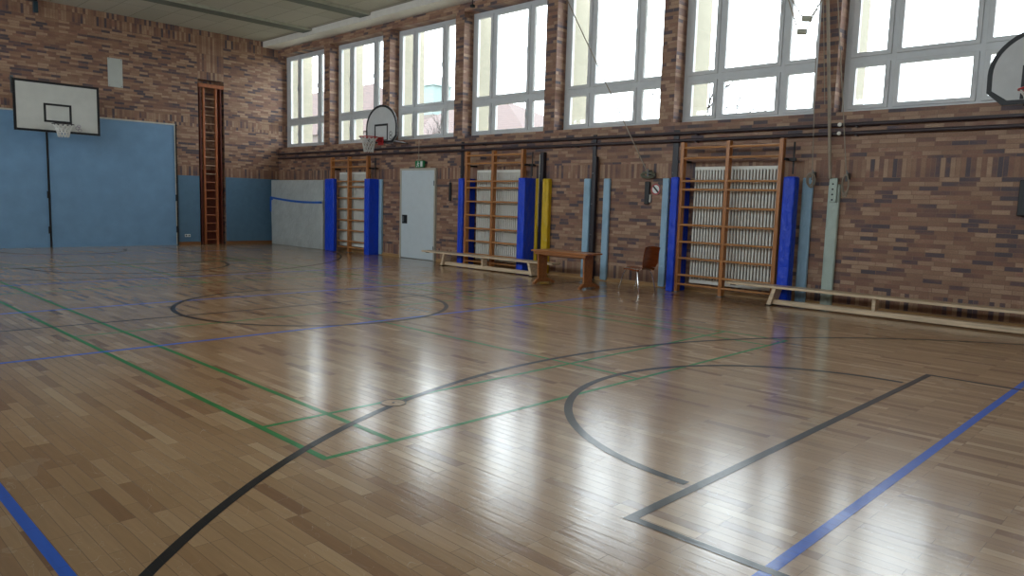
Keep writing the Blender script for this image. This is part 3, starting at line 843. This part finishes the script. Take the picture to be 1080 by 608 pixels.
u = thing('steel_tube', 'grey steel tube hanging down the brick pier above the pale strip pad', 'tube', (17.28, -.06, 1.9))
MB().tube([(16.93, -.135, 5.97), (17.285, -.13, 1.98)], .024, 10).build('tube', 'rope', u, 0, True)
MB().box(17.27, 17.39, -.115, -.073, 1.62, 1.99).build('end_plate', 'palegreen', u, .006)
for z in (1.66, 1.74, 1.82, 1.9): MB().tube([(17.33, -.122, z), (17.33, -.115, z)], .014, 8).build('bolt', 'dark', u)
MB().tube([(16.99, -.16, 4.66), (17.13, -.16, 3.1)], .006, 6).build('cable', 'rope', u)
for z in (2.66, 2.79): MB().tube([(17.36, -.101, z), (17.36, -.125, z)], .03, 10).build('pipe_knob', 'bolt', u)

# two ring handles drawn up on lines in front of the sixth window
def ring_handle(px, label, tops, z, x, y):
    o = thing('ring_handle', label, 'handle', (x, y, z), 'grey handles hoisted on V shaped lines')
    MB().tube([(x - .05, y - .01, z + .006), (x + .05, y + .01, z - .006)], .034, 12).build('grip', 'strip_light', o, 0, True)
    for sg, tp in ((-1, tops[0]), (1, tops[1])):
        MB().tube([(x + sg * .048, y, z + .015), tp], .007, 5).build('line', 'rope', o)
    return o
ring_handle(0, 'upper of two grey handles hanging on V lines before the bright window', [(16.4, -3.0, 6.15), (19.7, -3.0, 6.15)], 3.69, 18.01, -3.0)
ring_handle(1, 'lower of two grey handles hanging on V lines before the bright window', [(16.95, -3.04, 6.15), (19.3, -3.04, 6.15)], 3.54, 17.98, -3.04)

# small strap on the brick right of the white door
s = thing('hanging_strap', 'short black strap hanging from a hook right of the white door', 'strap', (8.3, -.02, 1.9))
MB().box(8.26, 8.34, -.035, -.01, 1.48, 1.92).build('webbing', 'dark', s, .006)
MB().tube([(8.30, -.0, 1.94), (8.30, -.05, 1.94), (8.30, -.05, 1.90)], .008, 6).build('hook', 'steel', s)
s = thing('hanging_lamp_wire', 'thin wire drop with a small junction at the top of the far windows', 'wire', (9.26, -.3, 5.9))
MB().tube([(9.24, -.3, 5.98), (9.26, -.3, 5.80)], .01, 6).build('wire', 'dark', s)
MB().box(9.22, 9.30, -.34, -.26, 5.74, 5.80).build('junction', 'dark', s, .004)

# ------------------------------------------------------------------ outside, seen through the panes
struct('ground', MB().box(-160, 60, 1.2, 160, -1.2, -1.0), 'ground')
def hip_house(x0, x1, y0, y1, ze, zr, hip, label):
    h = thing('house', label, 'house', ((x0 + x1) / 2, (y0 + y1) / 2, -1), 'houses outside the windows')
    MB().box(x0 + .4, x1 - .4, y0 + .4, y1 - .4, -1, ze).build('wall', 'wallpaint', h)
    ym = (y0 + y1) / 2; m = MB()
    m.add([(x0, y0, ze), (x1, y0, ze), (x1, y1, ze), (x0, y1, ze), (x0 + hip, ym, zr), (x1 - hip, ym, zr)], [(0, 1, 5, 4), (1, 2, 5), (2, 3, 4, 5), (3, 0, 4), (0, 3, 2, 1)])
    m.build('roof', 'roof', h)
    for i in range(int((x1 - x0) // 3)):
        x = x0 + 1.8 + 3 * i
        f_ = MB().box(x - .55, x + .55, y0 + .34, y0 + .42, ze - 2.4, ze - .9).build('window', 'frame', h)
        MB().box(x - .47, x + .47, y0 + .32, y0 + .345, ze - 2.32, ze - .98).build('pane', 'steel', f_)
    MB().box(x0 + hip + 1.5, x0 + hip + 2.3, ym - .4, ym + .4, zr - .8, zr + 1.0).build('chimney', 'roof', h)
    return h
hip_house(-62, -33, 26, 36, 7.4, 12.6, 6, 'house with red tiled hip roof seen through the two farthest windows')
hip_house(-32.4, -13, 25, 35, 6.2, 9.4, 7, 'long low house with red tiled roof seen through the third and fourth windows')
hip_house(-44, -24, 56, 66, 9.0, 11.6, 5, 'distant house whose roof peeps over the sill of the fifth window')
t = thing('church_tower', 'pale green copper church tower seen through the third window', 'tower', (-65.3, 60, -1))
MB().box(-67.2, -63.2, 58, 62, -1, 14).build('shaft', 'wallpaint', t)
MB().box(-66.9, -63.5, 58.3, 61.7, 14, 18.2).build('belfry', 'copper', t)
m = MB(); m.add([(-67.2, 58, 18.2), (-63.2, 58, 18.2), (-63.2, 62, 18.2), (-67.2, 62, 18.2), (-65.2, 60, 20.4)], [(0, 1, 4), (1, 2, 4), (2, 3, 4), (3, 0, 4), (3, 2, 1, 0)]); m.build('cap', 'copper', t)
def bare_tree(x, y, h, seed, label):
    rg = random.Random(seed); t = thing('bare_tree', label, 'tree', (x, y, -1), 'leafless trees outside the windows')
    tm = MB(); tm.tube([(x, y, -1), (x + .1, y, h * .3), (x + .05, y, h * .55)], .14, 7, False, .07); tm.build('trunk', 'bark', t)
    m = MB()
    def br(p, d, L_, r, dep):
        q_ = p + d * L_
        m.tube([p, p + d * L_ * .5 + Vector((rg.uniform(-.05, .05), rg.uniform(-.05, .05), .03)) * L_, q_], r, 4, False, r * .55)
        if dep:
            for _ in range(3):
                nd = (d + Vector((rg.uniform(-.8, .8), rg.uniform(-.8, .8), rg.uniform(-.1, .6)))).normalized()
                br(p + d * L_ * rg.uniform(.5, 1), nd, L_ * rg.uniform(.55, .75), r * .55, dep - 1)
    for k in range(7):
        z = h * rg.uniform(.25, .55); an = rg.uniform(0, 2 * PI)
        br(Vector((x + .07, y, z)), Vector((math.cos(an) * .7, math.sin(an) * .7, .8)).normalized(), h * .22, .06, 3)
    m.build('branches', 'bark', t); return t
bare_tree(4.4, 18, 9.5, 3, 'bare young tree faint in the bright sixth window')
bare_tree(-15.9, 18, 8.6, 5, 'bare bushy tree in the lower panes of the third window')
bare_tree(-28.5, 18, 8.4, 8, 'bare tree in the lower pane of the farthest window')
